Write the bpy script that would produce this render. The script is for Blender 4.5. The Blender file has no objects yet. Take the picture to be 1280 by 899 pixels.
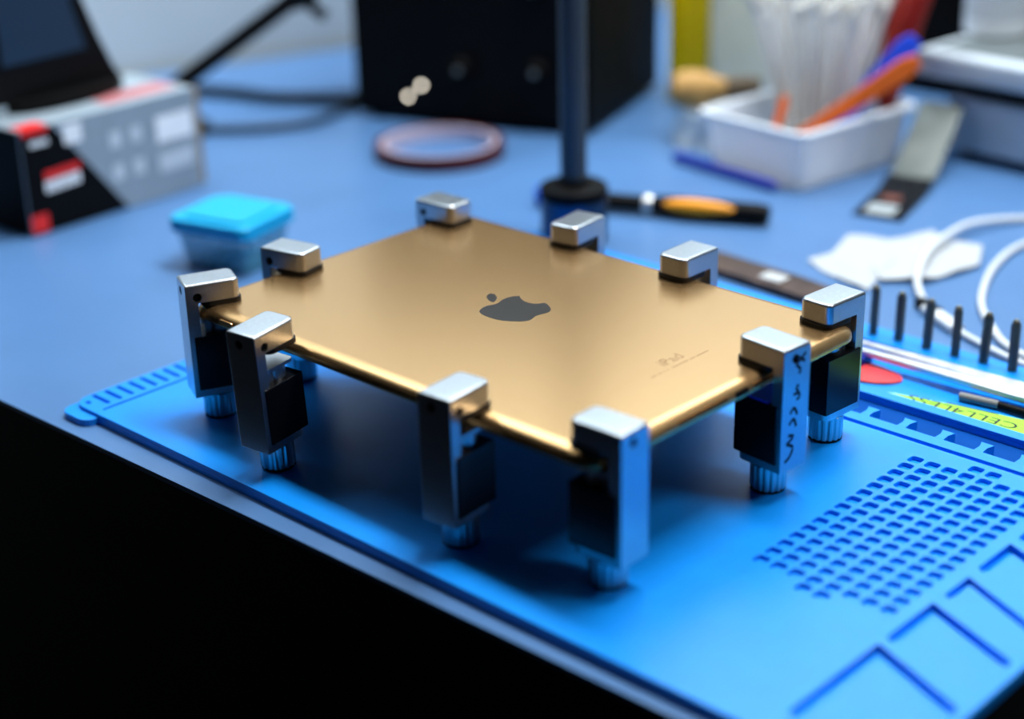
import bpy, bmesh, math, random
from mathutils import Vector, Matrix
random.seed(7)
MM = 0.001
SC = bpy.context.scene
COL = SC.collection
PI = math.pi
def R(d): return math.radians(d)

# ------------------------------------------------------------------ materials
def lin(c):
    return tuple(((v/255)/12.92 if v/255 <= .04045 else ((v/255+.055)/1.055)**2.4) for v in c)
MATS = {}
def mat(name, rgb, rough=.5, metal=0., spec=.5, var=.06, scale=60., bump=0., trans=0., alpha=1., emit=None, estr=1., coat=0., aniso=None, ior=1.45):
    if name in MATS: return MATS[name]
    m = bpy.data.materials.new(name); m.use_nodes = True
    nt = m.node_tree; b = nt.nodes['Principled BSDF']
    c = lin(rgb)
    tc = nt.nodes.new('ShaderNodeTexCoord'); no = nt.nodes.new('ShaderNodeTexNoise')
    no.inputs['Scale'].default_value = scale; no.inputs['Detail'].default_value = 4
    mp = nt.nodes.new('ShaderNodeMapping')
    if aniso: mp.inputs['Scale'].default_value = aniso
    nt.links.new(tc.outputs['Object'], mp.inputs['Vector']); nt.links.new(mp.outputs['Vector'], no.inputs['Vector'])
    rp = nt.nodes.new('ShaderNodeValToRGB')
    rp.color_ramp.elements[0].position = .3; rp.color_ramp.elements[1].position = .7
    rp.color_ramp.elements[0].color = tuple(max(0, v*(1-var)) for v in c)+(1,)
    rp.color_ramp.elements[1].color = tuple(min(1, v*(1+var)) for v in c)+(1,)
    nt.links.new(no.outputs['Fac'], rp.inputs['Fac']); nt.links.new(rp.outputs['Color'], b.inputs['Base Color'])
    b.inputs['Roughness'].default_value = rough; b.inputs['Metallic'].default_value = metal
    b.inputs['Specular IOR Level'].default_value = spec; b.inputs['IOR'].default_value = ior
    b.inputs['Transmission Weight'].default_value = trans; b.inputs['Alpha'].default_value = alpha
    b.inputs['Coat Weight'].default_value = coat
    if bump:
        bp = nt.nodes.new('ShaderNodeBump'); bp.inputs['Strength'].default_value = bump; bp.inputs['Distance'].default_value = .0003
        nt.links.new(no.outputs['Fac'], bp.inputs['Height']); nt.links.new(bp.outputs['Normal'], b.inputs['Normal'])
    if emit:
        b.inputs['Emission Color'].default_value = lin(emit)+(1,); b.inputs['Emission Strength'].default_value = estr
    MATS[name] = m
    return m

M_DESK = mat('desk_laminate', (76,116,164), .36, spec=.5, var=.03, scale=25)
M_DESKDARK = mat('desk_black_panel', (10,10,12), .6, spec=.2)
M_SIL = mat('blue_silicone', (3,141,240), .36, spec=.5, var=.03, scale=90)
M_ALU = mat('brushed_aluminium', (196,200,204), .3, metal=1, var=.06, scale=900, bump=.08)
M_KNURL = mat('turned_aluminium', (190,196,202), .28, metal=1, var=.03)
M_BLKPLAS = mat('black_gloss_plastic', (7,7,9), .25, spec=.4)
M_RUB = mat('black_rubber', (9,9,10), .55, spec=.3)
M_BLUEPL = mat('blue_plate', (44,64,255), .35)
M_INK = mat('black_marker_ink', (8,10,22), .5)
M_GLASS = mat('screen_glass_black', (6,6,8), .12, spec=.5)
M_GREYINK = mat('dark_logo', (62,58,54), .3, metal=.6)
M_ENGR = mat('engraved_grey', (150,116,76), .5, metal=.5)
M_HOLE = mat('dark_hole', (10,9,8), .7, spec=.1)
M_STEEL = mat('polished_steel', (222,222,220), .42, metal=1, var=.03)
M_DKSTEEL = mat('dark_pole_steel', (56,66,74), .45, metal=0, spec=.3, var=.05)
M_BITS = mat('black_oxide_steel', (82,84,80), .45, metal=.25)
M_BITTIP = mat('bit_tip_steel', (150,150,140), .35, metal=.9)
M_BLK = mat('matte_black', (6,6,7), .55, spec=.15)
M_BLK2 = mat('device_black', (5,5,6), .6, spec=.1)
M_WHITEP = mat('white_plastic', (226,234,242), .35, var=.02)
M_WHITEC = mat('white_cable_rubber', (214,219,222), .4, var=.02)
M_TISSUE = mat('tissue_paper', (176,181,186), .9, spec=.1, var=.02, bump=.6, scale=150)
M_COTTON = mat('cotton', (246,244,238), .95, spec=.05)
M_STICKW = mat('swab_stick', (252,250,246), .6)
M_LIME = mat('lime_plastic', (158,226,40), .35)
M_RED = mat('red_plastic', (222,62,62), .4)
M_DKRED = mat('dark_red_grip', (150,26,10), .5, var=.3, scale=200)
M_ORANGE = mat('orange_plastic', (250,112,14), .4)
M_BLUEST = mat('blue_plastic', (36,92,250), .35)
M_NAVY = mat('navy_pen', (8,36,150), .35)
M_CYAN = mat('turquoise_lid', (0,168,218), .4, spec=.4, var=.02, trans=.1)
M_YEL = mat('yellow_plastic', (255,236,40), .4)
M_HANDYEL = mat('orange_yellow_grip', (250,160,10), .4)
M_PAPER = mat('cream_paper', (214,220,208), .8, spec=.1)
M_CORK = mat('tan_wood', (176,136,76), .7, var=.25, scale=60)
M_CARD = mat('brown_cardboard', (150,128,92), .8, spec=.1)
M_BOXGREY = mat('printed_grey_card', (142,158,170), .45, spec=.4, var=.03)
M_BOXBLK = mat('printed_black_card', (6,7,9), .6, spec=.12)
M_BOXRED = mat('printed_red', (226,40,36), .5)
M_BOXPINK = mat('printed_pink', (172,104,108), .6)
M_BOXWHITE = mat('printed_white', (240,246,250), .5)
M_BOXPALE = mat('printed_pale_grey', (196,208,216), .5)
M_TAPE = mat('amber_tape_side', (70,14,12), .4, spec=.5)
M_TAPECORE = mat('tape_core', (196,184,200), .5)
M_MACH = mat('machine_grey', (196,208,218), .4, metal=0)
M_MACHTOP = mat('machine_top_plate', (108,118,120), .4, metal=.3)
M_FLEXG = mat('antistatic_grey', (112,120,116), .3, metal=.25, alpha=.9)
M_BROWNBAR = mat('browned_steel', (84,66,58), .4, metal=.5, var=.5, scale=60)
M_SCREEN = mat('dark_blue_screen', (26,46,66), .3)
M_WALL = mat('wall_paint', (176,190,198), .8, spec=.2, var=.02, scale=3)
M_WALLD = mat('wall_dark', (40,44,48), .8, spec=.1)
M_FLOOR = mat('floor_grey', (16,16,18), .7, spec=.2)
M_GLOW = mat('glow_dot', (250,244,226), .4, emit=(255,244,224), estr=8)
M_CLEAR = mat('clear_plastic', (104,190,214), .12, alpha=.36, var=0., spec=.6)
M_BAG = mat('clear_bag_film', (246,246,246), .3, alpha=.4, spec=.7, var=0., bump=.4, scale=40)

def translucent(m, rgb, f):
    nt = m.node_tree; b = nt.nodes['Principled BSDF']; out = nt.nodes['Material Output']
    tr = nt.nodes.new('ShaderNodeBsdfTranslucent'); tr.inputs['Color'].default_value = lin(rgb)+(1,)
    mx = nt.nodes.new('ShaderNodeMixShader'); mx.inputs['Fac'].default_value = f
    nt.links.new(b.outputs[0], mx.inputs[1]); nt.links.new(tr.outputs[0], mx.inputs[2]); nt.links.new(mx.outputs[0], out.inputs['Surface'])
M_TRAY = mat('tray_plastic', (236,242,248), .35, var=.02)
translucent(M_TRAY, (250,252,254), .5); translucent(M_STICKW, (252,252,250), .45); translucent(M_BAG, (250,250,250), .2); translucent(M_COTTON, (252,252,248), .35); translucent(M_DKRED, (190,40,16), .2); translucent(M_YEL, (255,232,36), .55); translucent(M_PAPER, (236,240,232), .35)
def gold():
    m = mat('gold_anodised', (228,180,122), .26, metal=.95, var=.02, scale=1500)
    nt = m.node_tree; b = nt.nodes['Principled BSDF']
    # tiny specks of dust and wear on the shell
    tc = nt.nodes.new('ShaderNodeTexCoord'); vo = nt.nodes.new('ShaderNodeTexVoronoi')
    vo.inputs['Scale'].default_value = 70
    nt.links.new(tc.outputs['Object'], vo.inputs['Vector'])
    lt = nt.nodes.new('ShaderNodeMath'); lt.operation = 'LESS_THAN'; lt.inputs[1].default_value = .035
    nt.links.new(vo.outputs['Distance'], lt.inputs[0])
    mx = nt.nodes.new('ShaderNodeMix'); mx.data_type = 'RGBA'
    src = b.inputs['Base Color'].links[0].from_socket
    nt.links.new(lt.outputs[0], mx.inputs['Factor']); nt.links.new(src, mx.inputs[6])
    mx.inputs[7].default_value = lin((236,206,160))+(1,)
    nt.links.new(mx.outputs[2], b.inputs['Base Color'])
    return m
M_GOLD = gold()

# ------------------------------------------------------------------ mesh helpers (millimetres)
def link(name, me, m, parent=None, loc=(0,0,0), rotz=0., smooth=False):
    o = bpy.data.objects.new(name, me); COL.objects.link(o)
    for mm_ in (m if isinstance(m, (list, tuple)) else [m]): me.materials.append(mm_)
    o.parent = parent
    o.location = Vector(loc)*MM; o.rotation_euler = (0, 0, rotz)
    return o
def obj(name, bm, m, parent=None, loc=(0,0,0), rotz=0., smooth=35):
    bmesh.ops.recalc_face_normals(bm, faces=bm.faces)
    for v in bm.verts: v.co *= MM
    me = bpy.data.meshes.new(name); bm.to_mesh(me); bm.free()
    if smooth:
        for p in me.polygons: p.use_smooth = True
        try: me.set_sharp_from_angle(angle=R(smooth))
        except Exception: pass
    o = link(name, me, m, parent, loc, rotz)
    if smooth and len(me.polygons) > 6:
        md = o.modifiers.new('normals', 'WEIGHTED_NORMAL'); md.keep_sharp = True; md.weight = 90
    return o
def tag(o, label, cat, group=None, kind=None):
    o['label'] = label
    if cat: o['category'] = cat
    if group: o['group'] = group
    if kind: o['kind'] = kind
    return o
def thing(name, label, cat, loc=(0,0,0), rotz=0., group=None):
    o = bpy.data.objects.new(name, None); COL.objects.link(o)
    o.empty_display_size = .01
    o.location = Vector(loc)*MM; o.rotation_euler = (0, 0, rotz)
    return tag(o, label, cat, group)
def dup(root, loc=None, rot=None, label=None, group=None):
    r = root.copy(); COL.objects.link(r)
    if loc is not None: r.location = Vector(loc)*MM
    if rot is not None: r.rotation_euler = rot
    if label: r['label'] = label
    if group: r['group'] = group
    for ch in list(root.children):
        c = ch.copy(); COL.objects.link(c); c.parent = r
        for g in list(ch.children):
            d = g.copy(); COL.objects.link(d); d.parent = c
    return r
def NB(): return bmesh.new()
def box(bm, x0, x1, y0, y1, z0, z1, bev=0., seg=2):
    t = bmesh.new()
    vs = [t.verts.new((x, y, z)) for z in (z0, z1) for x, y in ((x0,y0),(x1,y0),(x1,y1),(x0,y1))]
    for f in ((0,3,2,1),(4,5,6,7),(0,1,5,4),(1,2,6,5),(2,3,7,6),(3,0,4,7)): t.faces.new([vs[i] for i in f])
    if bev: bmesh.ops.bevel(t, geom=list(t.edges), offset=bev, segments=seg, profile=.5, affect='EDGES')
    merge(bm, t); return bm
def merge(bm, t, mx=None):
    if mx is not None: bmesh.ops.transform(t, matrix=mx, verts=t.verts)
    me = bpy.data.meshes.new('tmp'); t.to_mesh(me); t.free(); bm.from_mesh(me); bpy.data.meshes.remove(me)
def prism(bm, pts, z0, z1, bev=0., seg=2, taper=0.):
    t = bmesh.new(); n = len(pts)
    lo = [t.verts.new((x, y, z0)) for x, y in pts]; hi = [t.verts.new((x, y, z1)) for x, y in pts]
    t.faces.new(lo[::-1]); ft = t.faces.new(hi)
    for i in range(n): t.faces.new((lo[i], lo[(i+1)%n], hi[(i+1)%n], hi[i]))
    if bev:
        es = [e for e in t.edges if all(v in hi for v in e.verts)]
        bmesh.ops.bevel(t, geom=es, offset=bev, segments=seg, profile=.5, affect='EDGES')
    merge(bm, t); return bm
def rrect(x0, x1, y0, y1, r, n=5):
    out = []
    for cx, cy, a in ((x1-r,y1-r,0),(x0+r,y1-r,90),(x0+r,y0+r,180),(x1-r,y0+r,270)):
        for i in range(n+1):
            t = R(a+90*i/n); out.append((cx+r*math.cos(t), cy+r*math.sin(t)))
    return out
def lathe(bm, prof, n=32, mx=None, cap=True):
    t = bmesh.new(); rings = []
    for r, z in prof:
        rings.append([t.verts.new((r*math.cos(2*PI*i/n), r*math.sin(2*PI*i/n), z)) for i in range(n)])
    for a, b in zip(rings, rings[1:]):
        for i in range(n): t.faces.new((a[i], a[(i+1)%n], b[(i+1)%n], b[i]))
    if cap: t.faces.new(rings[0][::-1]); t.faces.new(rings[-1])
    merge(bm, t, mx); return bm
def along(p, q):
    p, q = Vector(p), Vector(q); d = q-p
    return Matrix.Translation(p) @ d.to_track_quat('Z', 'Y').to_matrix().to_4x4(), d.length
def rod(bm, p, q, r0, r1=None, n=16):
    mx, L = along(p, q); r1 = r0 if r1 is None else r1
    return lathe(bm, [(r0, 0), (r1, L)], n, mx)
def spline(pts, sub=8):
    P = [Vector(p) for p in pts]; P = [P[0]*2-P[1]]+P+[P[-1]*2-P[-2]]; out = []
    for i in range(1, len(P)-2):
        for k in range(sub):
            t = k/sub; a, b, c, d = P[i-1:i+3]
            out.append(.5*((2*b)+(c-a)*t+(2*a-5*b+4*c-d)*t*t+(3*b-a-3*c+d)*t**3))
    out.append(P[-2]); return out
def tube(bm, pts, r, n=12, sub=8, flat=None):
    pts = spline(pts, sub) if sub else [Vector(p) for p in pts]
    t = bmesh.new(); rings = []
    up = Vector((0,0,1))
    for i, p in enumerate(pts):
        d = (pts[min(i+1, len(pts)-1)]-pts[max(i-1, 0)]).normalized()
        s = d.cross(up)
        s = s.normalized() if s.length > 1e-4 else Vector((1,0,0))
        u = s.cross(d).normalized(); rr = r[i] if isinstance(r, list) else r
        rings.append([t.verts.new(p+s*rr*math.cos(2*PI*k/n)+u*rr*(flat or 1)*math.sin(2*PI*k/n)) for k in range(n)])
    for a, b in zip(rings, rings[1:]):
        for k in range(n): t.faces.new((a[k], a[(k+1)%n], b[(k+1)%n], b[k]))
    t.faces.new(rings[0][::-1]); t.faces.new(rings[-1])
    merge(bm, t); return bm
def plate(bm, outline, holes, z0, z1, bev=0.):
    """a flat plate with through holes, from a filled 2D curve"""
    cu = bpy.data.curves.new('plate', 'CURVE'); cu.dimensions = '2D'; cu.fill_mode = 'BOTH'
    cu.extrude = (z1-z0)/2-bev; cu.bevel_depth = bev; cu.bevel_resolution = 1; cu.offset = -bev
    for pts in [outline]+holes:
        s = cu.splines.new('POLY'); s.points.add(len(pts)-1)
        for p, (x, y) in zip(s.points, pts): p.co = (x, y, 0, 1)
        s.use_cyclic_u = True
    ob = bpy.data.objects.new('plate', cu); COL.objects.link(ob)
    dg = bpy.context.evaluated_depsgraph_get(); dg.update()
    me = bpy.data.meshes.new_from_object(ob.evaluated_get(dg))
    bpy.data.objects.remove(ob); bpy.data.curves.remove(cu)
    t = bmesh.new(); t.from_mesh(me); bpy.data.meshes.remove(me)
    merge(bm, t, Matrix.Translation((0, 0, (z0+z1)/2))); return bm
def text_bm(s, size, depth, align='CENTER'):
    cu = bpy.data.curves.new('txt', 'FONT'); cu.body = s; cu.size = size; cu.extrude = depth; cu.align_x = align; cu.align_y = 'CENTER'
    ob = bpy.data.objects.new('txt', cu); COL.objects.link(ob)
    dg = bpy.context.evaluated_depsgraph_get(); dg.update()
    me = bpy.data.meshes.new_from_object(ob.evaluated_get(dg))
    bpy.data.objects.remove(ob); bpy.data.curves.remove(cu)
    t = bmesh.new(); t.from_mesh(me); bpy.data.meshes.remove(me); return t
def boolean(o, cutter_bm):
    for v in cutter_bm.verts: v.co *= MM
    bmesh.ops.recalc_face_normals(cutter_bm, faces=cutter_bm.faces)
    me = bpy.data.meshes.new('cut'); cutter_bm.to_mesh(me); cutter_bm.free()
    c = bpy.data.objects.new('cut', me); COL.objects.link(c); o.modifiers.clear()
    md = o.modifiers.new('b', 'BOOLEAN'); md.operation = 'DIFFERENCE'; md.object = c; md.solver = 'EXACT'
    dg = bpy.context.evaluated_depsgraph_get(); dg.update()
    new = bpy.data.meshes.new_from_object(o.evaluated_get(dg))
    o.modifiers.clear(); o.data = new
    o.modifiers.new('normals', 'WEIGHTED_NORMAL').keep_sharp = True
    bpy.data.objects.remove(c)
    for p in new.polygons: p.use_smooth = True
    try: new.set_sharp_from_angle(angle=R(30))
    except Exception: pass

# ------------------------------------------------------------------ camera (solved from the tablet's known size)
CAMF = 2110.57
yaw, pit, rol = -0.77493592, 0.40279544, -0.02598509
fw = Vector((math.sin(yaw)*math.cos(pit), math.cos(yaw)*math.cos(pit), -math.sin(pit)))
rt = Vector((math.cos(yaw), -math.sin(yaw), 0)); up = rt.cross(fw)
rt2 = math.cos(rol)*rt+math.sin(rol)*up; up2 = -math.sin(rol)*rt+math.cos(rol)*up
cam = bpy.data.cameras.new('camera'); co = bpy.data.objects.new('camera', cam); COL.objects.link(co)
mx = Matrix((rt2, up2, -fw)).transposed().to_4x4(); mx.translation = Vector((471.667, -484.134, 325.79))*MM
co.matrix_world = mx
cam.sensor_width = 36; cam.sensor_fit = 'HORIZONTAL'; cam.lens = CAMF/1280*36
cam.clip_start = .01; cam.clip_end = 50
cam.dof.use_dof = True; cam.dof.focus_distance = .718; cam.dof.aperture_fstop = 3.25; cam.dof.aperture_blades = 0
SC.camera = co

# ------------------------------------------------------------------ room shell
FZ = -740
o = obj('floor', box(NB(), -2600, 2600, -2600, 2600, FZ-40, FZ), M_FLOOR); o['kind'] = 'structure'
b = NB(); box(b, 0, 4200, 0, 60, FZ, 1700)
o = obj('wall_left', b, M_WALL, loc=(-1026, -572, 0), rotz=R(71)); o['kind'] = 'structure'
b = NB(); box(b, -330, 2600, 1620, 1680, FZ, 1700)
o = obj('wall_back', b, M_WALL); o['kind'] = 'structure'

# ------------------------------------------------------------------ desk
desk = thing('desk', 'pale blue laminate desk with black front panel and edge', 'desk', (0, 0, FZ))
dz = -FZ
def fy(x): return -131.4+(x+214.4)*(12.5/399.9)
b = NB(); prism(b, [(-870, fy(-870)), (252, fy(252)), (252, 1500), (-300, 1500)], dz-2.5, dz)
obj('desktop', b, M_DESK, desk)
b = NB(); prism(b, [(-868, fy(-868)+.3), (251.6, fy(251.6)+.3), (251.6, 1498), (-302, 1498)], dz-32, dz-2.5)
obj('desktop_core', b, M_DESKDARK, desk)
b = NB(); prism(b, [(-860, fy(-860)+12), (246, fy(246)+12), (246, fy(246)+30), (-860, fy(-860)+30)], 0, dz-32)
obj('front_panel', b, M_DESKDARK, desk)
for x, y in ((200, 1300), (-300, 1420)):
    b = NB(); box(b, x-25, x+25, y-25, y+25, 0, dz-32, 2); obj('leg', b, M_DESKDARK, desk)

# ------------------------------------------------------------------ silicone mat
X0, X1, Y0, Y1 = -177.5, 257.5, -114.2, 203
def capsule(x0, y0, x1, y1, w, n=6):
    a = math.atan2(y1-y0, x1-x0); r = w/2; out = []
    for cx, cy, s in ((x1, y1, -90), (x0, y0, 90)):
        for i in range(n+1):
            t = a+R(s+180*i/n); out.append((cx+r*math.cos(t), cy+r*math.sin(t)))
    return out
def lgroove(xa, ya, xc, yc, xb, yb, w):
    """L shaped groove: from a to the corner c and on to b, rounded ends"""
    A, Cc, B = Vector((xa,ya)), Vector((xc,yc)), Vector((xb,yb)); r = w/2
    d1 = (Cc-A).normalized(); d2 = (B-Cc).normalized()
    n1 = Vector((-d1.y, d1.x)); n2 = Vector((-d2.y, d2.x)); out = []
    bis = (n1+n2).normalized(); k = r/max(.3, bis.dot(n1))
    a1 = math.atan2(n1.y, n1.x)
    out += [tuple(A+Vector((math.cos(a1+R(180-180*i/6+0)), math.sin(a1+R(180-180*i/6))))*0) for i in range(0)]
    for i in range(7):
        t = a1+PI+(-PI)*i/6; out.append(tuple(A+Vector((math.cos(t), math.sin(t)))*r))
    out.append(tuple(Cc+bis*k)) if bis.dot(d1) > 0 and False else None
    # outer/inner corner: left side then end then right side
    out.append(tuple(Cc+bis*k))
    a2 = math.atan2(n2.y, n2.x)
    for i in range(7):
        t = a2-PI*i/6; out.append(tuple(B+Vector((math.cos(t), math.sin(t)))*r))
    out.append(tuple(Cc-bis*k))
    return out
def fix(pts):
    a = sum(p[0]*q[1]-q[0]*p[1] for p, q in zip(pts, pts[1:]+pts[:1]))
    return pts if a > 0 else pts[::-1]
shallow = []
for k in range(8):
    for j in range(15):
        x, y = 146.1+7.9*k, 88.4-7.87*j; shallow.append(rrect(x, x+5.7, y-5.7, y, 1.3, 3))
for y in (96.4, -29.6+7.87*0+5.7-5.0):
    for k in (3, 4): x = 146.1+7.9*k; shallow.append(rrect(x, x+5.7, y-5.7, y, 1.3, 3))
mid = []
for j in range(26):
    y = -103.4+6.65*j
    if y < 178: mid.append(capsule(-175.2, y, -163.6, y, 2.2))
mid.append(capsule(-158.5, -109, -158.5, 182, 2.0))
mid.append(capsule(-171.5, -109.6, -170, -109.6, 2.2))
mid.append(capsule(-152, 100.6, 250, 102.2, 3.0))
for (yc, ye, w, x2) in ((-49, -98, 5, 251), (-13, -39.5, 4.6, 251), (12, -2, 3.4, 247), (43.5, 23.5, 4.6, 250), (72, 54, 4.2, 250)):
    mid.append(lgroove(215.4, ye, 215.4, yc, x2, yc-15, w))
# toothed trough: rectangle with flared tabs standing on its near side
tr = rrect(-150, 246, 110, 131, 1.5, 3)
tabs = [-150 + (124.9+150) % 18.7 + 18.7*i for i in range(21)]
tray_hole = rrect(-150, 246, 137.5, 186, 4)
deep = [tr, tray_hole]
outl = rrect(X0, X1, Y0, Y1, 9, 8)
smat = NB()
plate(smat, outl, [], 0, .6); plate(smat, outl, [fix(tr)], .6, 1.6)
plate(smat, outl, [fix(h) for h in deep+mid], 1.6, 3.1)
plate(smat, outl, [fix(h) for h in deep+mid+shallow], 3.1, 5.0, .2)
for x in tabs:
    prism(smat, [(x,109.9),(x+4.4,109.9),(x+3.7,114.5),(x+5.0,118.8),(x-1.2,118.8),(x+.5,114.5)], .3, 5.0, .2)
prism(smat, rrect(-177.5, -156, -121, -104, 6), 0, 3.3, .3)
bmesh.ops.recalc_face_normals(smat, faces=smat.faces)
matob = tag(obj('silicone_mat', smat, M_SIL, smooth=None, rotz=R(.5)), 'bright blue silicone work mat with slots and pockets on the desk', 'work mat')
MZ = 5.0
b = NB(); prism(b, rrect(-149.9, 245.9, 110.1, 130.9, 1.4, 3), .6, .9)  # strip added to darken the slot floor, shade put into its blue
obj('slot_shade_strip', b, mat('slot_shade_blue', (0,70,150), .8, spec=.1), matob, smooth=None)['label'] = 'added strip, slot floor shade painted in deeper blue'

# ------------------------------------------------------------------ tablet
TZ = 60.0
tab = thing('tablet_computer', 'gold tablet computer lying face down across ten silver clamps', 'tablet', (0, 0, 53.9))
HL, HW, RC = 120.0, 84.7, 11.0
def shell():
    bm = bmesh.new(); rings = []
    prof = [(.6, .1), (.15, .35), (0, .7), (0, 1.7), (.15, 2.5), (.5, 3.4), (1.15, 4.3), (2.1, 5.1), (3.6, 5.7), (5.2, 6.02), (6.6, 6.1)]
    for ins, z in prof:
        rings.append([bm.verts.new((x, y, z)) for x, y in rrect(-HL+ins, HL-ins, -HW+ins, HW-ins, max(RC-ins*.8, 2), 10)])
    n = len(rings[0])
    for a, c in zip(rings, rings[1:]):
        for i in range(n): bm.faces.new((a[i], a[(i+1)%n], c[(i+1)%n], c[i]))
    bm.faces.new(rings[0][::-1]); bm.faces.new(rings[-1]); return bm
body = obj('back_shell', shell(), M_GOLD, tab, smooth=50)
b = NB(); prism(b, rrect(-HL+1.3, HL-1.3, -HW+1.3, HW-1.3, RC-1, 8), -.05, .2); obj('screen_glass', b, M_GLASS, tab)
leaf = [(-23.5,9.2),(-21.6,9.7),(-18.2,7.7),(-16.0,5.0),(-15.0,2.3),(-16.9,2.1),(-20.0,3.4),(-22.6,5.7),(-23.7,7.8)]
bodyp = [(-11.7,15.3),(-13.5,13.1),(-14.3,10.4),(-14.4,7.6),(-13.6,4.9),(-12.7,2.4),(-13.1,.3),(-14.2,-2.4),(-14.3,-5.1),(-13.3,-7.8),(-12.2,-9.4),(-9.9,-10.9),(-7.1,-11.6),(-3.7,-11.8),(.3,-11.5),(3.4,-10.7),(6.4,-9.0),(9.5,-6.7),(10.9,-4.8),(11.6,-3.1),(11.3,-1.1),(10.5,.9),(10.1,3.0),(10.7,5.2),(11.4,8.0),(11.2,10.1),(10.0,12.0),(7.6,14.0),(4.6,15.7),(2.3,16.2),(1.0,13.5),(-1.0,12.1),(-3.3,11.7),(-5.9,11.9),(-8.6,13.0),(-10.3,14.1)]
b = NB(); plate(b, fix(bodyp), [], 6.1, 6.13); plate(b, fix(leaf), [], 6.1, 6.13)
obj('fruit_logo', b, M_GREYINK, tab, smooth=None)['label'] = 'dark grey bitten fruit logo with leaf'
b = NB()
merge(b, text_bm('iPad', 8.2, .01), Matrix.Translation((83.5, 2.6, 6.12)) @ Matrix.Rotation(R(90), 4, 'Z'))
for k in range(34):
    y = -16+1.1*k
    if random.random() > .12: box(b, 88.6, 89.4, y, y+.75, 6.1, 6.125)
obj('engraved_lettering', b, M_ENGR, tab, smooth=None)['label'] = 'grey lettering near the bottom edge'
for sx, ys in ((0, [-36+2.12*i for i in range(14)]), (1, [10.5+2.12*i for i in range(13)])):
    b = NB()
    for y in ys: lathe(b, [(.8, -.06), (.8, .1)], 10, Matrix.Translation((119.68, y, 3.1)) @ Matrix.Rotation(R(66), 4, 'Y'))
    obj('speaker_holes', b, M_HOLE, tab)
    b = NB()
    for y in ys: lathe(b, [(.8, 0), (1.02, 0), (1.02, .2), (.8, .2), (.8, 0)], 10, Matrix.Translation((119.68, y, 3.1)) @ Matrix.Rotation(R(66), 4, 'Y'), cap=False)
    obj('speaker_rims', b, M_GOLD, tab)
b = NB(); prism(b, rrect(-4.2, 4.2, -1.2, 1.2, 1.15), 0, .2)
bmesh.ops.transform(b, matrix=Matrix.Translation((119.72, 1.5, 2.8)) @ Matrix.Rotation(R(75), 4, 'Y') @ Matrix.Rotation(R(90), 4, 'Z'), verts=b.verts)
obj('charging_port', b, M_HOLE, tab)
for x in (-92.5, -81):
    b = NB(); prism(b, rrect(-4.6, 4.6, -1., 1., .95), -.3, .55, .25)
    bmesh.ops.transform(b, matrix=Matrix.Translation((x, -84.6, 2.6)) @ Matrix.Rotation(R(90), 4, 'X'), verts=b.verts)
    obj('volume_button', b, M_GOLD, tab)

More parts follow.
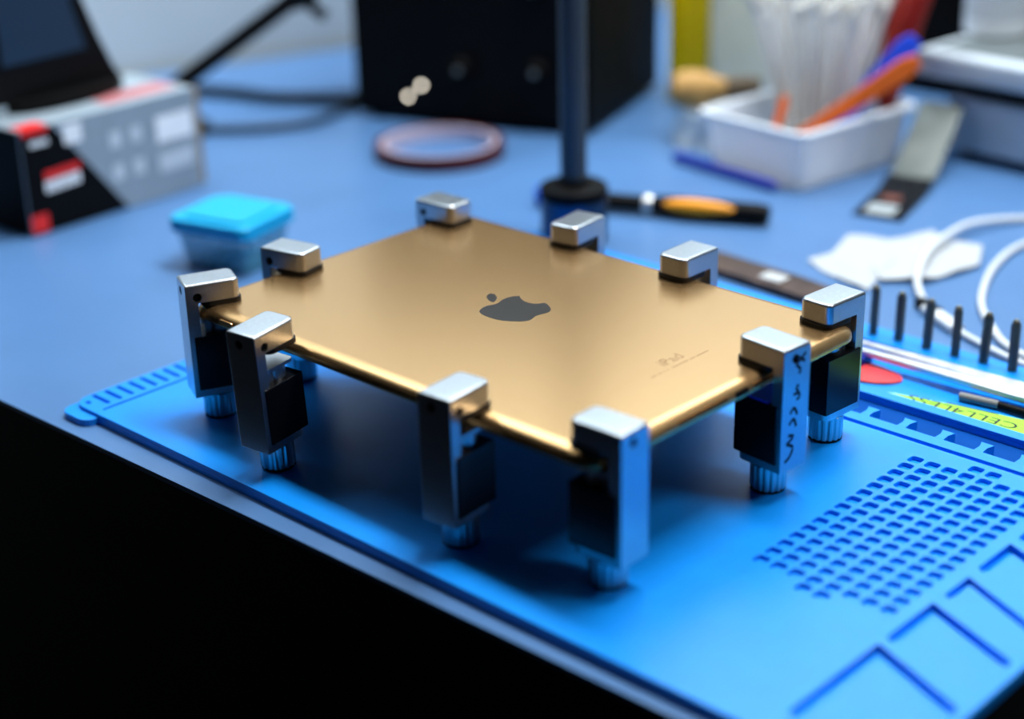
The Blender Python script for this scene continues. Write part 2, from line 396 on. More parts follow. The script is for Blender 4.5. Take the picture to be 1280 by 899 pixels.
# ------------------------------------------------------------------ clamps
def clamp_proto():
    t = thing('clamp', '', 'clamp', (0, 0, 0), 0, 'silver clamps holding the tablet')
    t.rotation_mode = 'XYZ'
    # frame: C shaped profile extruded sideways, base of the foot is z = 0, top of the arm is z = 66
    H = 66.0
    prof = [(0,0),(24.5,0),(24.5,-9),(5.5,-9),(5.5,-50),(23,-50),(23,-53.5),(0,-53.5)]
    bm = bmesh.new(); hw = 8.
    A = [bm.verts.new((x, -hw, z+H)) for x, z in prof]; B = [bm.verts.new((x, hw, z+H)) for x, z in prof]
    n = len(prof); bm.faces.new(A); bm.faces.new(B[::-1])
    for i in range(n): bm.faces.new((A[i], B[i], B[(i+1)%n], A[(i+1)%n]))
    bmesh.ops.recalc_face_normals(bm, faces=bm.faces)
    ev = [e for e in bm.edges if abs(e.verts[0].co.x-24.5) < .01 and abs(e.verts[1].co.x-24.5) < .01 and abs(e.verts[0].co.y-e.verts[1].co.y) < .01]
    ev += [e for e in bm.edges if abs(e.verts[0].co.x-23) < .01 and abs(e.verts[1].co.x-23) < .01 and abs(e.verts[0].co.y-e.verts[1].co.y) < .01]
    bmesh.ops.bevel(bm, geom=ev, offset=3.4, segments=6, profile=.5, affect='EDGES')
    top = [e for e in bm.edges if all(v.co.z > H-.01 for v in e.verts)]
    bmesh.ops.bevel(bm, geom=top, offset=1.3, segments=4, profile=.5, affect='EDGES')
    sp = [e for e in bm.edges if e.calc_face_angle(0) > R(60) and e.calc_face_angle(0) < R(120)]
    bmesh.ops.bevel(bm, geom=sp, offset=.35, segments=2, profile=.5, affect='EDGES', clamp_overlap=True)
    fr = obj('frame', bm, M_ALU, t, smooth=30)
    c = NB()
    lathe(c, [(2.0, 0), (2.0, 5)], 20, Matrix.Translation((5.2, -10, H-6.2)) @ Matrix.Rotation(R(-90), 4, 'X'))
    lathe(c, [(2.0, 0), (2.0, 5)], 20, Matrix.Translation((-2, 1.2, H-5.0)) @ Matrix.Rotation(R(90), 4, 'Y'))
    boolean(fr, c)
    b = NB(); lathe(b, [(1.95, 0), (1.95, .3)], 20, Matrix.Translation((5.2, -6.9, H-6.2)) @ Matrix.Rotation(R(-90), 4, 'X')); obj('hole_shade_disc', b, M_HOLE, t)  # black discs added at the hole bottoms to paint their shade
    b = NB(); lathe(b, [(1.95, 0), (1.95, .3)], 20, Matrix.Translation((1.0, 1.2, H-5.0)) @ Matrix.Rotation(R(90), 4, 'Y')); obj('hole_shade_disc', b, M_HOLE, t)
    b = NB(); prism(b, rrect(7.5, 25.3, -8.3, 8.3, 3.6), H-11, H-9); obj('arm_pad', b, M_RUB, t)
    b = NB(); box(b, 2.2, 24.2, -8.8, 8.8, H-50, H-24.5, .5); obj('slide_block', b, M_BLKPLAS, t)
    b = NB(); lathe(b, [(6.2, H-24.6), (6.2, H-18.9)], 28, Matrix.Translation((14.5, 0, 0))); box(b, 8, 14, -5, 5, H-24.6, H-18.9, .3)
    prism(b, rrect(6.2, 21.5, -7, 7, 1.5), H-19.0, H-17.3); obj('lower_jaw', b, M_ALU, t)
    # knurled foot screw
    pts = []
    for i in range(48):
        r = 7.5 if i % 3 else 6.9; pts.append((12.5+r*math.cos(2*PI*i/48), r*math.sin(2*PI*i/48)))
    b = NB(); prism(b, pts, 1.2, H-54.2, .4, 1); lathe(b, [(4, 0), (4, 1.5)], 16, Matrix.Translation((12.5, 0, H-55)))
    sc = obj('foot_screw', b, M_KNURL, t, smooth=25)
    b = NB(); lathe(b, [(7.0, 0), (7.3, .3), (7.3, 1.2)], 32, Matrix.Translation((12.5, 0, 0))); obj('foot_pad', b, M_RUB, sc)
    return t
cl = clamp_proto()
CL = [  # x, y of the outer face, yaw of the arm, pitch, label
 (128.6, 25.2, 175, 0, 'silver clamp with black handwriting down its outer face'),
 (129.1, -73.4, 182, 0, 'silver clamp at the tablet corner nearest the camera'),
 (55.0, -100.6, 95.5, 0, 'silver clamp halfway along the front long edge of tablet'),
 (-49.0, -106.3, 98, -3, 'leaning silver clamp on front edge just right of volume buttons'),
 (-118.3, -88.3, 67, 0, 'silver clamp set askew on tablet corner left of volume buttons'),
 (107.8, 93.2, -94, 0, 'silver clamp at the tablet back corner beside the standing bits'),
 (26.2, 98.0, -89.5, 0, 'silver clamp on the back edge in front of brown bar'),
 (-43.3, 98.8, -83, 0, 'silver clamp on the back edge in front of pole base'),
 (-125.7, 67.6, 2, 0, 'silver clamp at the tablet far corner in front of tape roll'),
 (-129.0, -29.2, 12, 0, 'silver clamp on left short edge beside the turquoise lidded box'),
]
for i, (x, y, a, pt, lab) in enumerate(CL):
    rot = (0, R(pt), R(a))
    loc = Vector((x, y, MZ))
    if pt:  # a leaning clamp pivots about its foot screw
        off = Matrix.Rotation(R(a), 3, 'Z') @ (Vector((12.5,0,0)) - Matrix.Rotation(R(pt), 3, 'Y') @ Vector((12.5,0,-.6)))
        loc += Vector((off.x, off.y, off.z))
    if i == 0: o = cl; o.location = loc*MM; o.rotation_euler = rot; o['label'] = lab
    else: o = dup(cl, tuple(loc), rot, lab)
    CL[i] = o
# handwriting and blue block top on one clamp
hw = [[(30.15,67.17),(27.35,65.06),(24.4,63.51)],[(24.96,66.69),(29.74,63.57)],[(24.4,63.51),(27.22,60.57),(26.44,58.88)],
 [(26.79,54.05),(25.13,53.38),(26.81,50.62),(27.39,48.97),(25.64,47.89)],[(23.6,50.77),(26.8,50.77)],
 [(22.12,42.74),(24.03,44.78),(25.63,43.27),(26.34,41.4)],[(21.65,38.05),(24.14,39.97),(25.42,38.18),(26.01,36.34)],
 [(21.39,33.56),(24.68,32.37),(21.83,30.43),(20.72,29.95),(24.31,27.88),(23.8,25.22),(22.1,23.23),(19.87,22.19)]]
b = NB()
for st in hw:   # local frame of that clamp: outer face is x = 0, local y runs against world y
    pts = [(-.05, -(y-25.2), z-MZ) for y, z in st]
    t = bmesh.new(); tube(t, pts, .75, 8, 5)
    bmesh.ops.scale(t, vec=(.12, 1, 1), verts=t.verts); merge(b, t)
o = obj('handwriting', b, M_INK, CL[0]); o['label'] = 'black marker pen writing'
for ch in CL[0].children:
    if ch.name.startswith('lower_jaw'):
        b = NB(); box(b, 6.5, 21, -6.5, 9, 39.5, 41.8, .3); bpy.data.objects.remove(ch); break
obj('lower_jaw', b, M_BLKPLAS, CL[0])['label'] = 'black jaw set lower than on the other clamps'
b = NB(); prism(b, rrect(6.8, 20.7, -6.2, 8.7, .8), 41.8, 42.3, .15); obj('jaw_cover', b, M_BLUEPL, CL[0])['label'] = 'vivid blue plate'

# ------------------------------------------------------------------ bits standing in the back of the mat
def bit_proto():
    t = thing('screwdriver_bit', '', 'screwdriver bit', (0,0,0), 0, 'screwdriver bits standing in the mat')
    b = NB(); lathe(b, [(2.4, 0), (2.4, 22.4), (1.9, 23.6)], 6); obj('shank', b, M_BITS, t, smooth=20)
    b = NB(); lathe(b, [(1.9, 23.6), (1.7, 24.6), (.9, 25.4)], 12); obj('tip', b, M_BITTIP, t)
    return t
bp = bit_proto()
bl = ['nearest the clamp, first of the row', 'second in the row from the clamp', 'in front of the black cable clip', 'in front of the white cable plug',
      'in front of the near white cable loop', 'last of the row at the right']
for i, (x, y) in enumerate([(58.2,194.5),(72,195.6),(87.8,195.4),(102.8,196.2),(117.2,197.4),(132.4,197.4)]):
    o = bp if i == 0 else dup(bp)
    o.location = Vector((x, y, MZ))*MM; o.rotation_euler = (R(random.uniform(-2,2)), R(random.uniform(-1,4)), R(20*i))
    o['label'] = 'black steel screwdriver bit standing upright in mat, '+bl[i]

# ------------------------------------------------------------------ tools in the tray of the mat (tray floor z = 1.6)
TF = 1.6
t = thing('tweezers', 'long bright steel tweezers lying behind the lime opening tool', 'tweezers', (0,0,TF))
def blade(y0, y1, ym, zb, th):
    b = NB(); prism(b, [(40,y0-1.0),(40,y0+1.0),(150,y1+4.5),(238,ym+4),(238,ym-4),(150,y1-4.5)], zb, zb+th, .5, 1); return b
obj('arm', blade(165.5, 168.3, 175, 5.2, 2.2), M_STEEL, t); obj('arm', blade(176.5, 179.0, 176, 4.2, 1.8), M_STEEL, t)
b = NB(); box(b, 236, 250, 168, 182, 2.6, 7.6, .6); obj('joint', b, M_STEEL, t)
b = NB(); box(b, 58, 74, 160.5, 170.5, 0, 4.9, .8); obj('rest_block', b, M_NAVY, t)
b = NB(); box(b, 230, 245, 164, 186, 0, 2.6, .6); obj('handle_sleeve', b, M_BLK, t)
t = thing('opening_tool', 'lime green plastic opening tool with black lettering in mat tray', 'opening tool', (0,0,TF))
b = NB(); prism(b, [(100,137.9),(98,139.4),(104,141.6),(125,146.6),(150,151.6),(165,154.2),(200,155),(206,146),(200,138),(165,137.9),(120,137.9)], .2, 2.4, .5)
obj('handle', b, M_LIME, t)
b = NB(); prism(b, [(70,139.3),(70,140.6),(92,141.2),(102,140.8),(102,138.4),(92,138.2)], .4, 1.6, .2); obj('metal_tip', b, M_BITS, t)
b = NB(); merge(b, text_bm('CELL4LESS', 9.6, .02), Matrix.Translation((137, 143.8, 2.43)) @ Matrix.Rotation(R(183), 4, 'Z') @ Matrix.Diagonal((1.22, .9, 1, 1)))
obj('lettering', b, M_INK, t, smooth=None)
b = NB()
for k in range(20): box(b, 127+1.2*k, 127.9+1.2*k, 147.3+.19*k, 148.6+.19*k, 2.38, 2.43)
obj('fine_print', b, M_INK, t, smooth=None)
t = thing('pry_pick', 'red plastic triangular pick half under the tweezers', 'pick', (0,0,TF))
pp = [Vector((x, y, 0)) for x, y in ((52,150),(66,144.5),(86,147),(96,155),(95,162),(80,167),(62,164))]
pp = spline(pp+[pp[0]], 4)[:-1]
b = NB(); prism(b, [(p.x, p.y) for p in pp], 0, 1.2, .4); obj('plate', b, M_RED, t)
t = thing('probe', 'black probe with rounded grey end beside the lime tool', 'probe', (0,0,TF))
b = NB(); tube(b, [(127.5,158.2,2.2),(130,158.6,2.2),(143,160.6,2.2),(145.8,161,2.2)], [1.2]+[2.0]*23+[1.4], 12, 8); obj('grey_end', b, mat('probe_grey', (126,126,124), .45), t)
b = NB(); rod(b, (145,161,2.2), (236,160.5,2.8), 1.7, 2.6); obj('shaft', b, M_BLK, t)

# ------------------------------------------------------------------ white cable, tissue, bar, on the desk behind
t = thing('charging_cable', 'white charging cable coiled in loops behind the row of bits', 'cable', (0,0,0))
b = NB(); tube(b, [(40,415,2.2),(24,409,2.6),(10,376,5.5),(12,342,7.0),(19,310,7.0),(36,272,5.0),(58,246,2.6)], 2.0, 10); tube(b, [(75,236,2.4),(95,226,2.2),(128,214,2.2),(170,208,2.2)], 1.7, 10)
obj('cord', b, M_WHITEC, t)
b = NB(); tube(b, [(60,390,2.2),(46,368,2.2),(52,325,2.2),(72,276,2.2),(94,247,2.2),(118,226,2.2),(160,214,2.2)], 1.9, 10); obj('cord', b, M_WHITEC, t)
b = NB(); mx, L = along((58,246,2.6), (84,231,2.6)); prism(b, rrect(-2.6,2.6,-4,4,2), 0, L); bmesh.ops.transform(b, matrix=mx @ Matrix.Rotation(R(90),4,'Z'), verts=b.verts); obj('plug', b, M_WHITEC, t)
b = NB(); mx, L = along((50,251,3), (66,243,3)); prism(b, rrect(-2.8,2.8,-2.8,2.8,1.2), 0, L); bmesh.ops.transform(b, matrix=mx, verts=b.verts); obj('cable_clip', b, M_BLK, t)

def sheet(bm, pts, nz, amp, zb, seed, thick=.6):
    """a crumpled sheet of paper: outline filled with a grid whose height wanders"""
    rnd = random.Random(seed); t = bmesh.new()
    xs = [p[0] for p in pts]; ys = [p[1] for p in pts]
    vs = [t.verts.new((x, y, 0)) for x, y in pts]; t.faces.new(vs)
    bmesh.ops.triangulate(t, faces=t.faces)
    bmesh.ops.subdivide_edges(t, edges=t.edges, cuts=nz, use_grid_fill=True)
    ph = [rnd.uniform(0, 6) for _ in range(6)]
    for v in t.verts:
        x, y = v.co.x, v.co.y
        v.co.z = zb+amp*(1+.5*math.sin(x*.13+ph[0])+.4*math.sin(y*.17+ph[1])+.35*math.sin((x+y)*.21+ph[2])+.25*math.sin((x-y)*.37+ph[3]))
    ex = bmesh.ops.extrude_face_region(t, geom=list(t.faces))
    for g in ex['geom']:
        if isinstance(g, bmesh.types.BMVert): g.co.z += thick
    merge(bm, t); return bm
b = NB()
sheet(b, [(-34,272),(-30,290),(-40,321),(-22,332),(-13,329),(2,318),(6,290),(18,252),(2,256),(-16,262)], 5, .9, .1, 3)
sheet(b, [(-16,325),(-5,357),(8,350),(19,349),(31,350),(44,323),(36,286),(16,268),(0,285)], 5, 1.0, .9, 5)
tag(obj('tissue', b, M_TISSUE, smooth=60), 'crumpled white tissue on the desk under the white cable', 'tissue')

t = thing('steel_bar', 'flat browned steel bar on the desk behind the tablet', 'bar', (0,0,0))
b = NB(); prism(b, [(-92,243),(-88,222),(-1,215),(30,219),(28,232),(-15,239),(-73,243)], .2, 5, .8); obj('blade', b, M_BROWNBAR, t)
b = NB(); box(b, -32, -18, 222, 232, 5, 6.2, .4); obj('rivet_plate', b, M_STEEL, t)

# ------------------------------------------------------------------ pole stand
t = thing('pole_stand', 'dark steel pole rising from a round collar base behind tablet', 'stand', (-160,216,0))
b = NB(); lathe(b, [(19,0),(19.5,1),(19.5,26),(18.8,27)], 40); obj('base', b, mat('blued_steel', (34,66,96), .3, metal=.6), t)
b = NB(); lathe(b, [(19.2,27),(20,28),(20,33),(18,34.5),(9.5,35.5),(9.5,38),(8,38.5)], 40); obj('collar', b, M_BLK2, t)
b = NB(); lathe(b, [(7.8,30),(7.8,420)], 32); obj('pole', b, M_DKSTEEL, t)

# ------------------------------------------------------------------ screwdriver behind the pole
a = math.atan2(58, 132)
t = thing('screwdriver', 'black screwdriver with orange grip inset lying right of the pole', 'screwdriver', (-222,250,7), a)
def rodx(x0, x1, r0, r1=None, n=20): return rod(NB(), (x0,0,0), (x1,0,0), r0, r1, n)
obj('blue_cap', lathe(NB(), [(5,0),(7,2),(7,26),(6,30)], 24, Matrix.Rotation(R(90),4,'Y')), M_BLUEST if False else mat('deep_blue_cap', (10,80,190), .35), t)
obj('shaft', rodx(28, 72, 5.2, 5.2), M_BLK, t)
obj('ring', lathe(NB(), [(5.4,70),(6,71),(6,74),(5.4,75)], 24, Matrix.Rotation(R(90),4,'Y')), M_STEEL, t)
obj('handle', lathe(NB(), [(5.4,75),(6.4,82),(6.6,110),(6.4,140),(5.6,146),(4.5,147)], 24, Matrix.Rotation(R(90),4,'Y')), M_BLK, t)
b = NB(); tube(b, [(81,-3.6,2.0),(95,-3.8,2.2),(110,-3.8,2.2),(131,-3.6,2.0)], [1+3.6*math.sin(PI*i/24)**.6 for i in range(25)], 14, 8); obj('grip_inset', b, M_HANDYEL, t)

# ------------------------------------------------------------------ tape roll
t = thing('tape_roll', 'thin roll of reddish brown tape lying flat before the black device', 'tape roll', (-351,290,0))
b = NB(); lathe(b, [(40,0),(45,0),(45,9.5),(40,9.5),(40,0)], 64, cap=False); obj('tape', b, M_TAPE, t)
b = NB(); lathe(b, [(37.6,0),(40,0),(40,9.6),(37.6,9.6),(37.6,0)], 64, cap=False); obj('core', b, M_TAPECORE, t)

# ------------------------------------------------------------------ clear box with turquoise lid
t = thing('storage_box', 'small clear plastic box with turquoise lid left of the tablet', 'storage box', (-286,64,0), R(15))
def shellbox(bm, wb, db, wt, dt, z0, z1, th, r):
    rings = []
    t_ = bmesh.new()
    for w_, d_, z in ((wb,db,z0),(wt,dt,z1),(wt-th,dt-th,z1),(wb-th,db-th,z0+th)):
        rings.append([t_.verts.new((x,y,z)) for x, y in rrect(-w_,w_,-d_,d_,r,6)])
    n = len(rings[0])
    for p, q in zip(rings, rings[1:]):
        for i in range(n): t_.faces.new((p[i], p[(i+1)%n], q[(i+1)%n], q[i]))
    t_.faces.new(rings[0][::-1]); t_.faces.new(rings[-1])
    merge(bm, t_); return bm
obj('tub', shellbox(NB(), 22, 20, 26, 24, 0, 25, 1.2, 6), M_CLEAR, t, smooth=40)
b = NB(); prism(b, rrect(-28,28,-25.5,25.5,7,8), 22, 29.5, 1.8, 3); prism(b, rrect(-21,21,-19,19,5,8), 29, 31, .8, 2); obj('lid', b, M_CYAN, t, smooth=40)
b = NB()
rnd = random.Random(4)
for k in range(12):
    x, y = rnd.uniform(-15,15), rnd.uniform(-14,14); rod(b, (x,y,1.7), (x+rnd.uniform(-3,3),y+rnd.uniform(-3,3),3.5+rnd.uniform(0,2)), 1.8, 1.2, 8)
tag(obj('screws', b, M_STEEL, loc=(-286,64,0)), 'loose small steel screws in the clear lidded box', 'screws', None, 'stuff')

# ------------------------------------------------------------------ carton at the left with a dark screen on it
BX, BY, BA = -413, 8, R(3.4)
t = thing('carton', 'grey and black printed carton with red labels at far left', 'box', (BX,BY,0), BA)
BL, BD, BH = 138, 66, 66
b = NB(); box(b, -BD, 0, 0, BL-5, 0, BH, .8); obj('sleeve', b, M_BOXGREY, t)
b = NB(); box(b, -BD+2, -2.5, BL-6, BL, 1, BH-2, .4); obj('inner_box', b, M_CARD, t)
b = NB()
def onfront(b, pts, lay=0):   # points (along, height) on the front face
    pts3 = [(y, z) for y, z in pts]; tt = bmesh.new()
    v0 = [tt.verts.new((.02+.03*lay, y, z)) for y, z in pts3]; v1 = [tt.verts.new((.1+.06*lay, y, z)) for y, z in pts3]
    n = len(pts3); tt.faces.new(v0); tt.faces.new(v1[::-1])
    for i in range(n): tt.faces.new((v0[i], v0[(i+1)%n], v1[(i+1)%n], v1[i]))
    merge(b, tt)
onfront(b, [(.6,.6),(73,.6),(24,BH-.8),(.6,BH-.8)])
box(b, -BD+1, -.8, -.14, .06, .6, BH-.8)
obj('black_print', b, M_BOXBLK, t, smooth=None)
def rect(y0, y1, z0, z1, sh=0): return [(y0,z0),(y1,z0+sh),(y1+0,z1+sh),(y0,z1)]
b = NB(); onfront(b, rect(1,13,2,13), 2); obj('red_square', b, M_BOXRED, t, smooth=None)
b = NB(); onfront(b, rect(14,40,33,38,1), 2); obj('red_stripe', b, M_BOXRED, t, smooth=None)
b = NB(); box(b, -12, .15, 2, 20, BH-4, BH+.12); obj('red_corner_label', b, M_BOXRED, t, smooth=None)
b = NB()
for k in range(6): onfront(b, rect(14+4.3*k, 17.6+4.3*k, 25+.2*k, 32+.2*k), 2)
obj('white_lettering', b, M_BOXWHITE, t, smooth=None)
b = NB()
for k in range(5): onfront(b, rect(7+2.6*k, 9+2.6*k, 54.5, 58), 2)
obj('white_lettering', b, M_BOXWHITE, t, smooth=None)
b = NB(); onfront(b, rect(31,44,51,63), 2); obj('white_badge', b, M_BOXWHITE, t, smooth=None)
b = NB(); onfront(b, rect(100,129,36,53), 2); obj('white_panel', b, M_BOXWHITE, t, smooth=None)
b = NB()
for y in (64, 80):
    for z in (20, 41): onfront(b, rect(y, y+8, z, z+10), 2)
onfront(b, rect(100,128,17,29), 2)
obj('icon', b, M_BOXPALE, t, smooth=None)
b = NB(); box(b, -30, -10, 72, 128, BH-.05, BH+.12); obj('top_label', b, M_BOXPINK, t, smooth=None)

t = thing('display_stand', 'black framed dark screen on an oval foot standing on the carton', 'screen', (-458,70,BH), R(6))
b = NB(); prism(b, [(16*math.cos(2*PI*i/40), 44*math.sin(2*PI*i/40)) for i in range(40)], 0, 7, 2.5, 3); obj('foot', b, M_BLK, t)
def panel(bm, pts, x0, x1):
    tt = bmesh.new(); v0 = [tt.verts.new((x0,y,z)) for y,z in pts]; v1 = [tt.verts.new((x1,y,z)) for y,z in pts]; n = len(pts)
    tt.faces.new(v0); tt.faces.new(v1[::-1])
    for i in range(n): tt.faces.new((v0[i], v0[(i+1)%n], v1[(i+1)%n], v1[i]))
    merge(bm, tt); return bm
b = NB(); panel(b, [(-80,7),(44,5),(38,14),(28,36),(19,60),(12,90),(8,130),(-80,130)], -6, 3); obj('frame', b, M_BLK, t)
b = NB(); panel(b, [(-46,30),(17,30),(10,56),(3,86),(-1,122),(-46,122)], 3, 3.8); obj('screen', b, M_SCREEN, t)
b = NB(); rod(b, (-12,0,3), (-6,-30,30), 6, 5); obj('hinge', b, M_BLK, t)

# black boom arm and cables behind the carton
t = thing('boom_arm', 'black jointed boom arm slanting up behind the carton', 'arm', (-545,205,0))
b = NB(); lathe(b, [(28,0),(28,6),(12,9),(10,30),(8,34)], 32); obj('base', b, M_BLK, t)
b = NB(); rod(b, (0,0,30), (69,68,96), 6.5, 6.5, 20); obj('lower_arm', b, M_BLK, t)
b = NB(); lathe(b, [(9,-9),(11,-7),(11,7),(9,9)], 24, Matrix.Translation((72,71,99)) @ Matrix.Rotation(R(90),4,'X')); rod(b, (76,75,90), (84,83,82), 3.5, 4.5); obj('joint', b, M_BLK, t)
b = NB(); rod(b, (72,71,99), (118,96,190), 6.5, 5.5, 20); obj('upper_arm', b, M_BLK, t)
b = NB(); tube(b, [(-640,268,5),(-622,282,5),(-585,298,5),(-553,306,5),(-522,328,5),(-490,360,5)], 4.6, 12)
tag(obj('power_cable', b, M_BLK), 'thick black cable running from the carton to black device', 'cable', 'cables behind the carton')
b = NB(); tube(b, [(-560,180,3.2),(-524,218,3.2),(-492,250,3.2),(-480,284,3.2),(-488,330,3.2),(-500,380,3.2)], 3.0, 12)
tag(obj('power_cable', b, mat('dark_grey_rubber', (22,40,58), .5)), 'thinner dark cable curving nearer the tape roll', 'cable', 'cables behind the carton')
b = NB(); tube(b, [(-420,-30,4),(-436,-14,4),(-446,-6,4)], 5, 12); tag(obj('cable_plug', b, M_BLK), 'black cable end on the desk left of the carton', 'plug')

# ------------------------------------------------------------------ black bench device
da = math.atan2(65, 175)
t = thing('bench_device', 'large black bench device with knobs behind the pole', 'device', (-473,321,0), da)
DW, DD, DH = 187, 152, 290
b = NB(); box(b, 0, DW, 0, DD, 4, DH, 2.5); obj('case', b, M_BLK2, t)
b = NB(); box(b, 5, DW-5, -1.2, .2, 10, DH-8, .5); obj('front_panel', b, M_BLK, t)
for x, y in ((14,14),(DW-14,14),(14,DD-14),(DW-14,DD-14)):
    b = NB(); lathe(b, [(7,0),(8,4.5)], 20, Matrix.Translation((x,y,0))); obj('foot', b, M_RUB, t)
def knob(x, z, r, m, y=-1.2):
    b = NB(); lathe(b, [(r,0),(r,7),(r*.8,9)], 24, Matrix.Translation((x,y,z)) @ Matrix.Rotation(R(90),4,'X')); return obj('knob', b, m, t)
for x, z in ((90,44),(149,46),(148,104)):
    k = knob(x, z, 8, M_BLK2)
    b = NB(); lathe(b, [(2.8,0),(2.6,1.2),(1.2,2)], 16, Matrix.Translation((x,-10,z)) @ Matrix.Rotation(R(90),4,'X')); obj('cap', b, M_BITTIP, k)
for x, z in ((45,19.5),(56,28.5)):
    b = NB(); lathe(b, [(1.5,0),(1.5,.6),(.9,1.1)], 16, Matrix.Translation((x,-1,z)) @ Matrix.Rotation(R(90),4,'X')); obj('glow_dot', b, M_GLOW, t)  # emission added here to draw glints on the panel
b = NB()
for k in range(9): box(b, DW-.1, DW+.5, 25+12*k, 30+12*k, 60, 150)
obj('vent', b, M_BLK, t, smooth=None)
b = NB(); box(b, 40, 120, -1.8, -.8, 130, 180, .4); obj('display', b, M_GLASS, t)

# ------------------------------------------------------------------ white tray and what stands in it
TA = R(-6)
t = thing('tray', 'white plastic tray with flared sides and rolled rim', 'tray', (-146,431,0), TA)
b = NB(); shellbox(b, 38, 50, 43, 55, 0, 38, 2, 6); obj('tub', b, M_TRAY, t, smooth=40)
b = NB(); plate(b, fix(rrect(-46.5,46.5,-58.5,58.5,8,6)), [fix(rrect(-41.5,41.5,-53.5,53.5,6,6))], 34.5, 39, .8); obj('rim', b, M_WHITEP, t, smooth=40)
def swab_proto():
    s = thing('cotton_swab', 'white cotton swab in the upright bundle in the tray', 'cotton swab', (0,0,0), 0, 'cotton swabs bundled in the tray')
    b = NB(); rod(b, (0,0,4), (0,0,92), 1.3, 1.3, 8); obj('stick', b, M_STICKW, s)
    for z0, z1 in ((0,12),(84,96)):
        b = NB(); lathe(b, [(.8,z0),(2.2,z0+2.5),(2.5,z0+6),(1.9,z0+9.5),(1.1,z1)], 10); obj('cotton_tip', b, M_COTTON, s)
    return s
sp = swab_proto(); rnd = random.Random(2)
for i in range(96):
    u, v = rnd.uniform(-1,1), rnd.uniform(-1,1)
    x, y = -152+u*17, 452+v*18
    rot = (R(-v*12+rnd.uniform(-4,4)), R(u*16+rnd.uniform(-4,4)), 0)
    if i == 0: sp.location = Vector((x,y,16))*MM; sp.rotation_euler = rot
    else: dup(sp, (x,y,16+rnd.uniform(-6,10)), rot)
# open clear bag round the swabs
def bag(bm, cx, cy, z0, z1, r0, r1, seed, sq=.85, top_open=True):
    rnd = random.Random(seed); n, m = 36, 12; tt = bmesh.new(); rings = []
    ph = [rnd.uniform(0,6) for _ in range(5)]
    for j in range(m+1):
        f = j/m; ring = []
        for i in range(n):
            a = 2*PI*i/n
            w = 1+.09*math.sin(3*a+ph[0]+2*f)+.06*math.sin(7*a+ph[1]-5*f)+.05*math.sin(11*a+ph[2]+9*f)
            r = (r0+(r1-r0)*f)*w
            ring.append(tt.verts.new((cx+r*math.cos(a), cy+r*sq*math.sin(a), z0+(z1-z0)*f+3*math.sin(4*a+ph[3])*f)))
        rings.append(ring)
    for p, q in zip(rings, rings[1:]):
        for i in range(n): tt.faces.new((p[i], p[(i+1)%n], q[(i+1)%n], q[i]))
    tt.faces.new(rings[0][::-1])
    if not top_open: tt.faces.new(rings[-1])
    merge(bm, tt); return bm
tag(obj('plastic_bag', bag(NB(), -154, 456, 8, 150, 22, 42, 3), M_BAG, smooth=70), 'open clear plastic bag round the swabs in the tray', 'bag')
def stick(name, label, cat, p, q, w0, w1, th, m):
    mx, L = along(p, q); b = NB()
    prism(b, [(-w0,0),(w0,0),(w1,L*.9),(w1*.6,L),(-w1*.6,L),(-w1,L*.9)], -th/2, th/2, .4, 1)
    d = (Vector(q)-Vector(p)).normalized()
    side = d.cross(Vector((.6,-.75,.1))).normalized(); nrm = side.cross(d)
    m4 = Matrix((side, d, nrm)).transposed().to_4x4(); m4.translation = Vector(p)
    bmesh.ops.transform(b, matrix=m4, verts=b.verts)
    return tag(obj(name, b, m), label, cat)
stick('plastic_spudger', 'orange plastic spudger leaning out over the tray rim', 'spudger', (-134,405,26), (-75,446,77), 3.5, 6.5, 3, M_ORANGE)
stick('plastic_spudger', 'blue plastic spudger leaning out of tray behind the orange one', 'spudger', (-127,428,24), (-88,463,86), 5, 7.5, 3, M_BLUEST)
stick('plastic_spudger', 'short orange stick end poking up inside the tray', 'spudger', (-152,398,14), (-148,408,50), 2, 3, 3, M_ORANGE)
t = thing('pliers', 'dark red gripped pliers standing in the tray by the machine', 'pliers', (-112,470,6))
b = NB(); tube(b, [(0,0,18),(4,5,50),(10,12,90),(18,20,125)], [3+5*min(1,i/10) for i in range(25)], 14); obj('handle', b, M_DKRED, t)
b = NB(); tube(b, [(0,0,18),(-4,8,50),(-2,20,90),(6,34,125)], [3+5*min(1,i/10) for i in range(25)], 14); obj('handle', b, M_DKRED, t)
b = NB(); box(b, -5, 5, -3, 3, 0, 20, 1.5); obj('jaw', b, M_STEEL, t)

b = NB(); rod(b, (-214,379,3.6), (-128,367,3.6), 3.6, 3.4, 14); lathe(b, [(3.5,0),(2.2,4),(.8,7)], 14, along((-128,367,3.6),(-120,366,3.6))[0])
tag(obj('pen', b, M_NAVY), 'navy blue pen lying in front of the white tray', 'pen')

# yellow bottle, paper packet, brush and bag left of the tray
t = thing('glue_bottle', 'yellow plastic bottle standing left of the white tray', 'bottle', (-310,520,0))
b = NB(); lathe(b, [(18,0),(20,2),(20,100),(17,112),(9,120),(9,126)], 32); obj('bottle', b, M_YEL, t)
b = NB(); lathe(b, [(10,126),(10,140),(5,150),(4,165)], 24); obj('cap', b, M_YEL, t)
t = thing('paper_packet', 'upright cream paper packet beside the yellow bottle', 'packet', (-262,512,0), R(42))
b = NB(); box(b, -22, 22, -8, 8, 0, 150, 2); obj('packet', b, M_PAPER, t)
b = NB(); box(b, -21, 21, -9, 9, 150, 158, 1); obj('folded_top', b, M_YEL, t)
t = thing('brush', 'tan wooden ended brush resting on clear bag by the packet', 'brush', (-248,414,38), R(38))
b = NB(); lathe(b, [(5,0),(11,3),(13,10),(13,22),(9,30),(7,38)], 28, Matrix.Rotation(R(90),4,'Y')); obj('handle', b, M_CORK, t)
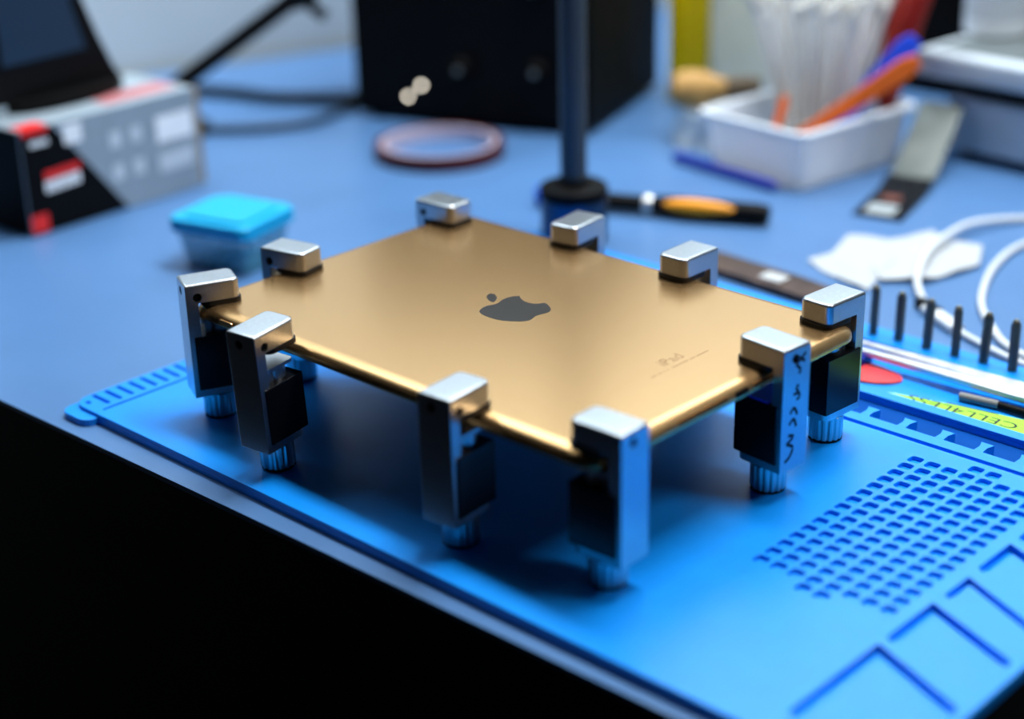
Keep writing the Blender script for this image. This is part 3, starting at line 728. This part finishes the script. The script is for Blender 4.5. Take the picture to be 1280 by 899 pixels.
b = NB(); lathe(b, [(7,38),(8,40),(9,55),(7,62)], 24, Matrix.Rotation(R(90),4,'Y')); obj('bristles', b, mat('bristle_brown', (96,82,64), .8, var=.4, scale=300), t)
tag(obj('crumpled_bag', bag(NB(), -222, 425, .3, 26, 25, 20, 9, .8, False), mat('cloudy_bag_film', (214,228,238), .3, alpha=.55, bump=.6, scale=60), smooth=70), 'crumpled clear bag on the desk left of tray', 'bag')

# flat cable strip leaning on the machine
def strip(bm, prof, w, ang):
    tt = bmesh.new(); s = Vector((math.cos(ang), math.sin(ang), 0)); A = []
    for (x, y, z) in prof:
        c = Vector((x,y,z)); A.append([tt.verts.new(c-s*w), tt.verts.new(c+s*w), tt.verts.new(c+s*w+Vector((0,0,1.2))), tt.verts.new(c-s*w+Vector((0,0,1.2)))])
    for p, q in zip(A, A[1:]):
        for i in range(4): tt.faces.new((p[i], p[(i+1)%4], q[(i+1)%4], q[i]))
    tt.faces.new(A[0][::-1]); tt.faces.new(A[-1]); merge(bm, tt); return bm
t = thing('ribbon_cable', 'grey ribbon strip with black labelled end, leaning on machine', 'ribbon', (0,0,0))
sa = R(12)
b = NB(); strip(b, [(-46,361,.3),(-60,411,.4),(-67,434,4)], 15.5, sa); obj('black_end', b, M_BLKPLAS, t)
b = NB(); strip(b, [(-67,434,4),(-72,450,10),(-84,496,37)], 14.5, sa); obj('grey_strip', b, M_FLEXG, t)
b = NB(); strip(b, [(-48.5,366,.5),(-54,384,.5)], 9, sa); obj('white_label', b, mat('label_grey', (150,160,164), .6), t)
b = NB(); strip(b, [(-57,392,.55),(-60,403,.6)], 6, sa); obj('copper_patch', b, mat('copper_brown', (110,62,48), .5), t)

# grey two tier machine with white bottle
t = thing('repair_machine', 'grey two tier metal repair machine at the right', 'machine', (-84,503,0), R(-4))
b = NB(); box(b, 0, 230, 0, 130, 6, 42, 3); obj('lower_case', b, M_MACH, t)
b = NB(); box(b, 6, 224, 5, 125, 42, 53, .5); obj('gap_band', b, M_BLK, t)
b = NB(); box(b, -24, 232, -8, 136, 53, 71, 4, 3); obj('upper_case', b, M_MACH, t)
b = NB(); box(b, -14, 224, 3, 128, 70.5, 72, .6); obj('top_plate', b, M_MACHTOP, t)
for x, y in ((14,12),(214,12),(14,118),(214,118)):
    b = NB(); lathe(b, [(7,0),(8,7)], 16, Matrix.Translation((x,y,0))); obj('foot', b, M_RUB, t)
t = thing('bottle', 'white round bottle with grey label standing on the machine', 'bottle', (-88,566,72))
b = NB(); lathe(b, [(19,0),(21.5,2),(21.5,62),(18,72),(9,78),(9,84)], 36); obj('body', b, M_WHITEP, t)
b = NB(); lathe(b, [(21.7,12),(21.7,52)], 36, cap=False); obj('label_wrap', b, mat('label_pale', (196,206,216), .5), t)
for k in range(5):
    pass
b = NB(); lathe(b, [(10,84),(10,98),(9,100)], 24); obj('cap', b, M_BLK, t)
t = thing('tool_case', 'black tool case standing behind the tray and machine', 'case', (-330,640,0))
b = NB(); box(b, 0, 420, 0, 120, 3, 190, 4); obj('case', b, M_BLK2, t)
for x in (20, 400):
    b = NB(); box(b, x-12, x+12, 10, 110, 0, 4); obj('foot', b, M_RUB, t)

# ------------------------------------------------------------------ light: a ceiling tube panel over the desk, a bench lamp and an added wall wash
def area(name, loc, target, sx, sy, power, col=(1,1,1)):
    l = bpy.data.lights.new(name, 'AREA'); l.shape = 'RECTANGLE'; l.size = sx; l.size_y = sy; l.energy = power; l.color = col
    o = bpy.data.objects.new(name, l); COL.objects.link(o); o.location = loc
    o.rotation_euler = (Vector(target)-Vector(loc)).to_track_quat('-Z', 'Y').to_euler()
    return o
area('ceiling_tube_light', (.10,.40,1.35), (.08,.05,0), .75, .2, 25.5, (.95,.98,1))
area('bench_lamp', (.75,.42,1.0), (.05,.25,0), .3, .3, 4.6, (.95,.98,1))
area('wall_wash_fill', (-.38,.687,1.15), (-.57,.752,1.0), 1.9, .1, 39, (.95,.98,1))  # unseen wash, added to brighten the wall that the metal reflects
w = bpy.data.worlds.new('World'); SC.world = w; w.use_nodes = True
w.node_tree.nodes['Background'].inputs[0].default_value = (.25,.4,.7,1); w.node_tree.nodes['Background'].inputs[1].default_value = .004

vs = SC.view_settings; vs.view_transform = 'Standard'; vs.look = 'None'; vs.gamma = 1; vs.use_curve_mapping = False; vs.exposure = 0.
